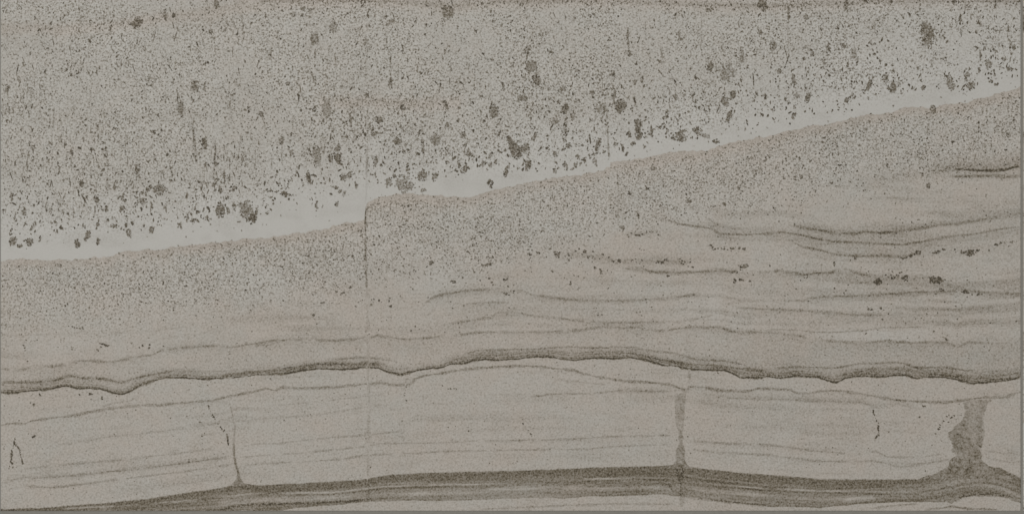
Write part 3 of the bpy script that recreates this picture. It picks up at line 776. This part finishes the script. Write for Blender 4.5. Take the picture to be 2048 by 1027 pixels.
for k, (x, y, w, h, dk, lean) in enumerate(FL):
    r = np.random.RandomState(1000 + k)
    k2 = (.55 if y < 480 else .56) * (1.0 if w * h > 500 else 1.06)
    w, h, dk = w * k2, h * k2, min(dk + (.7 if y < 480 else 1.6), 10)
    a = math.radians(-lean) * -1
    area = w * h * 3.1
    big = area > 260
    n = int(np.clip(area / 6.0, 5, 90))
    u, rr = r.uniform(0, 6.283, n), np.sqrt(r.uniform(0, 1, n)) * r.uniform(.75, 1.18, n)
    gx, gy = np.cos(u) * rr * w, np.sin(u) * rr * h
    sz = r.uniform(.9, 2.0, n) * (1.15 if big else 1.0)
    dark = (.20 + .085 * dk) * r.uniform(.65, 1.2, n)
    # body: two or three lobes that hold the grains together
    nb = 2 + (area > 60) + (area > 200) * 2
    bu = r.uniform(0, 6.283, nb)
    bx, by = np.cos(bu) * w * .45, np.sin(bu) * h * .5
    bw, bh = w * r.uniform(.36, .6, nb), h * r.uniform(.28, .5, nb)
    bd = (.13 + .085 * dk) * r.uniform(.75, 1.05, nb) * (.85 if big else 1.0)
    X = np.concatenate([bx, gx])
    Y = np.concatenate([by, gy])
    ca, sa = math.cos(a), math.sin(a)
    cx, cy = x + X * ca - Y * sa, y + X * sa + Y * ca
    blobs("dark_fleck", cx, cy, np.concatenate([bw, sz]), np.concatenate([bh, sz * r.uniform(.7, 1.3, n)]),
          np.concatenate([np.full(nb, a), r.uniform(0, 3.14, n)]), np.concatenate([bd, dark]), bed_at(x, y), seed=3000 + k, sides=9,
          zbase=.0001 + .00007, under=nb, label={"1855": "largest dark oval fleck", "810": "large soft grey fleck on the pale band"}.get(str(int(x)) if w > 13 else "", None))

# ------------------------------------------------------------------ small grains nobody could count
def scatter(name, n, accept, size, dark, parent, seed, stretch=(1.0, 1.6), angle=None, y_range=(Y0, Y1), label=None):
    r = np.random.RandomState(seed)
    x = r.uniform(X0 + 2, X1 - 2, n)
    y = r.uniform(y_range[0] + 2, y_range[1] - 2, n)
    keep = r.rand(n) < accept(x, y)
    x, y = x[keep], y[keep]
    m = len(x)
    s = r.uniform(size[0], size[1], m) * r.uniform(.8, 1.25, m)
    d = r.uniform(dark[0], dark[1], m) * 1.3
    ang = r.uniform(0, 3.14, m) if angle is None else r.normal(angle[0], angle[1], m)
    st = r.uniform(stretch[0], stretch[1], m)
    return blobs(name, x, y, s * st, s, ang, d, parent, seed=seed + 1, sides=6, zbase=.00006, kind='stuff', label=label)


def up_d(x, y):
    return line(BANDTOP, x) - y + 26 * noise2(x, y, 34, 61)


patch = lambda x, y, s: np.clip(.55 + 1.1 * noise2(x, y, 42, s) + .6 * noise2(x, y, 14, s + 1), 0, 1.3)
top = (Y0, 500.)
scatter("fine_grain", 52000, lambda x, y: .75 * (up_d(x, y) > 14) * patch(x, y, 71) * smooth(0, 90, up_d(x, y)), (.8, 1.35), (.15, .55), speck_bed, 72, y_range=top)
scatter("grain", 22000, lambda x, y: (up_d(x, y) > 4) * patch(x, y, 73) * (.20 + .30 * smooth(260, 60, up_d(x, y))) * (.6 + .4 * smooth(0, 60, up_d(x, y))), (1.05, 1.7), (.3, .8), speck_bed, 74, (1, 2.7), (1.57, .65), y_range=top)
scatter("coarse_grain", 12000, lambda x, y: (up_d(x, y) > 2) * patch(x, y, 75) * .52 * np.exp(-np.maximum(up_d(x, y), 0) / 85), (1.4, 2.5), (.45, .9), speck_bed, 76, (1, 2.3), (1.45, .8), y_range=top)
cl = lambda x, y: np.clip(.25 + 2.2 * noise2(x, y * .6, 60, 68), 0, 1.4)
scatter("grain_streak", 4200, lambda x, y: (up_d(x, y) > 45) * cl(x, y) * (.35 + .55 * (x < 560) * (y > 120)), (.8, 1.35), (.3, .75), speck_bed, 78, (2.5, 9), (1.57, .3), y_range=top)
scatter("grain_clump", 9000, lambda x, y: (up_d(x, y) > 10) * smooth(.2, .42, noise2(x, y * .7, 17, 69)) * smooth(60, 160, y), (1.1, 2.2), (.35, .8), speck_bed, 66, (1, 1.8), y_range=top)
scatter("grain", 3000, lambda x, y: (up_d(x, y) > -26) * (up_d(x, y) < 8) * .5 * (y < line(RIND, x) - 3), (.9, 1.7), (.15, .5), pale_bed, 79, y_range=top)


mid = (160., 700.)
scatter("fine_grain", 74000, lambda x, y: .62 * in_grainy(x, y) * patch(x, y, 82), (.75, 1.3), (.15, .55), grain_bed, 83, y_range=mid)
scatter("grain", 34000, lambda x, y: .36 * in_grainy(x, y) * patch(x, y, 84), (1.0, 1.75), (.3, .75), grain_bed, 85, y_range=mid)
scatter("rind_grain", 30000, lambda x, y: .45 * np.exp(-((y - line(RIND, x) - 7.0) / 9) ** 2) * (y > line(RIND, x) - 2), (.9, 1.8), (.12, .5), grain_bed, 86, y_range=(160., 540.))


def in_lam(x, y):
    rd = line(RIND, x)
    return (y > rd + 40) * (y < line(SEAM1, x) - 2)


scatter("grain", 22000, lambda x, y: .15 * in_lam(x, y) * patch(x, y, 87), (.8, 1.5), (.15, .65), lam_bed, 88, y_range=(300., 700.))
seams = [P("1790,512 1840,507 1900,502 1960,500"), P("1960,496 2036,484"), P("1420,496 1500,500"), P("1230,468 1330,466"), P("1060,508 1120,506 1180,504"), P("1850,580 1960,586"), P("1720,617 1800,620"), P("1590,552 1700,552"), P("700,606 760,604 800,600"), P("1100,508 1180,512 1240,523 1320,522 1400,527"), P("1450,548 1540,540"), P("1740,548 1800,553 1900,556"), P("600,590 680,588 740,575"), P("130,700 250,705 300,690"), P("960,560 1010,575 1030,590"), P("1960,690 2000,660 2036,640")]
def near_seams(x, y):
    o = np.zeros(len(x))
    for p in seams:
        o += (x > p[0, 0]) * (x < p[-1, 0]) * np.exp(-((y - line(p, x)) / 6) ** 2)
    return np.clip(o, 0, 1)
scatter("dark_grain", 22000, lambda x, y: .30 * near_seams(x, y) * (noise2(x, y * 2, 16, 67) > -.05), (.9, 2.1), (.5, 1.0), lam_bed, 90, y_range=(480., 720.))
scatter("grain", 3000, lambda x, y: .5 * ((y > line(SEAM1, x) + 3) & (y < line(MAIN, x) - 8)), (.8, 1.3), (.1, .35), beige_bed, 92, y_range=(640., 790.))
scatter("grain", 700, lambda x, y: 1.0 * ((y > line(MAIN, x) + 4) & (y < line(SEAM3, x) - 4)), (.8, 1.3), (.15, .55), wedge_bed, 94, y_range=(700., 850.))
for i, b in enumerate(blocks):
    scatter("grain", 3000, lambda x, y: .36 * ((y > line(SEAM3, x) + 5) & (y < line(DTOP, x) - 4) & (x > cuts[i] + 6) & (x < cuts[i + 1] - 6)) * patch(x, y, 96), (.7, 1.35), (.12, .55), b, 97 + i, y_range=(730., 1020.))

# ------------------------------------------------------------------ the neighbouring tile, of which the photograph shows a sliver at the right
other = tile.copy()
col.objects.link(other)
other.location = (tile.location.x + W + GAP * S, tile.location.y, 0)
other.rotation_euler = (0, 0, math.pi)
other['label'] = "matching limestone tile beyond the narrow vertical joint at the right edge"
for part in list(tile.children):
    c = part.copy()
    col.objects.link(c)
    c.parent = other
    if 'label' in c:
        del c['label']
    for sub in part.children:
        if sub.name.startswith(("dark_fleck", "crack")):
            continue
        s2 = sub.copy()
        col.objects.link(s2)
        s2.parent = c
        if 'label' in s2:
            del s2['label']
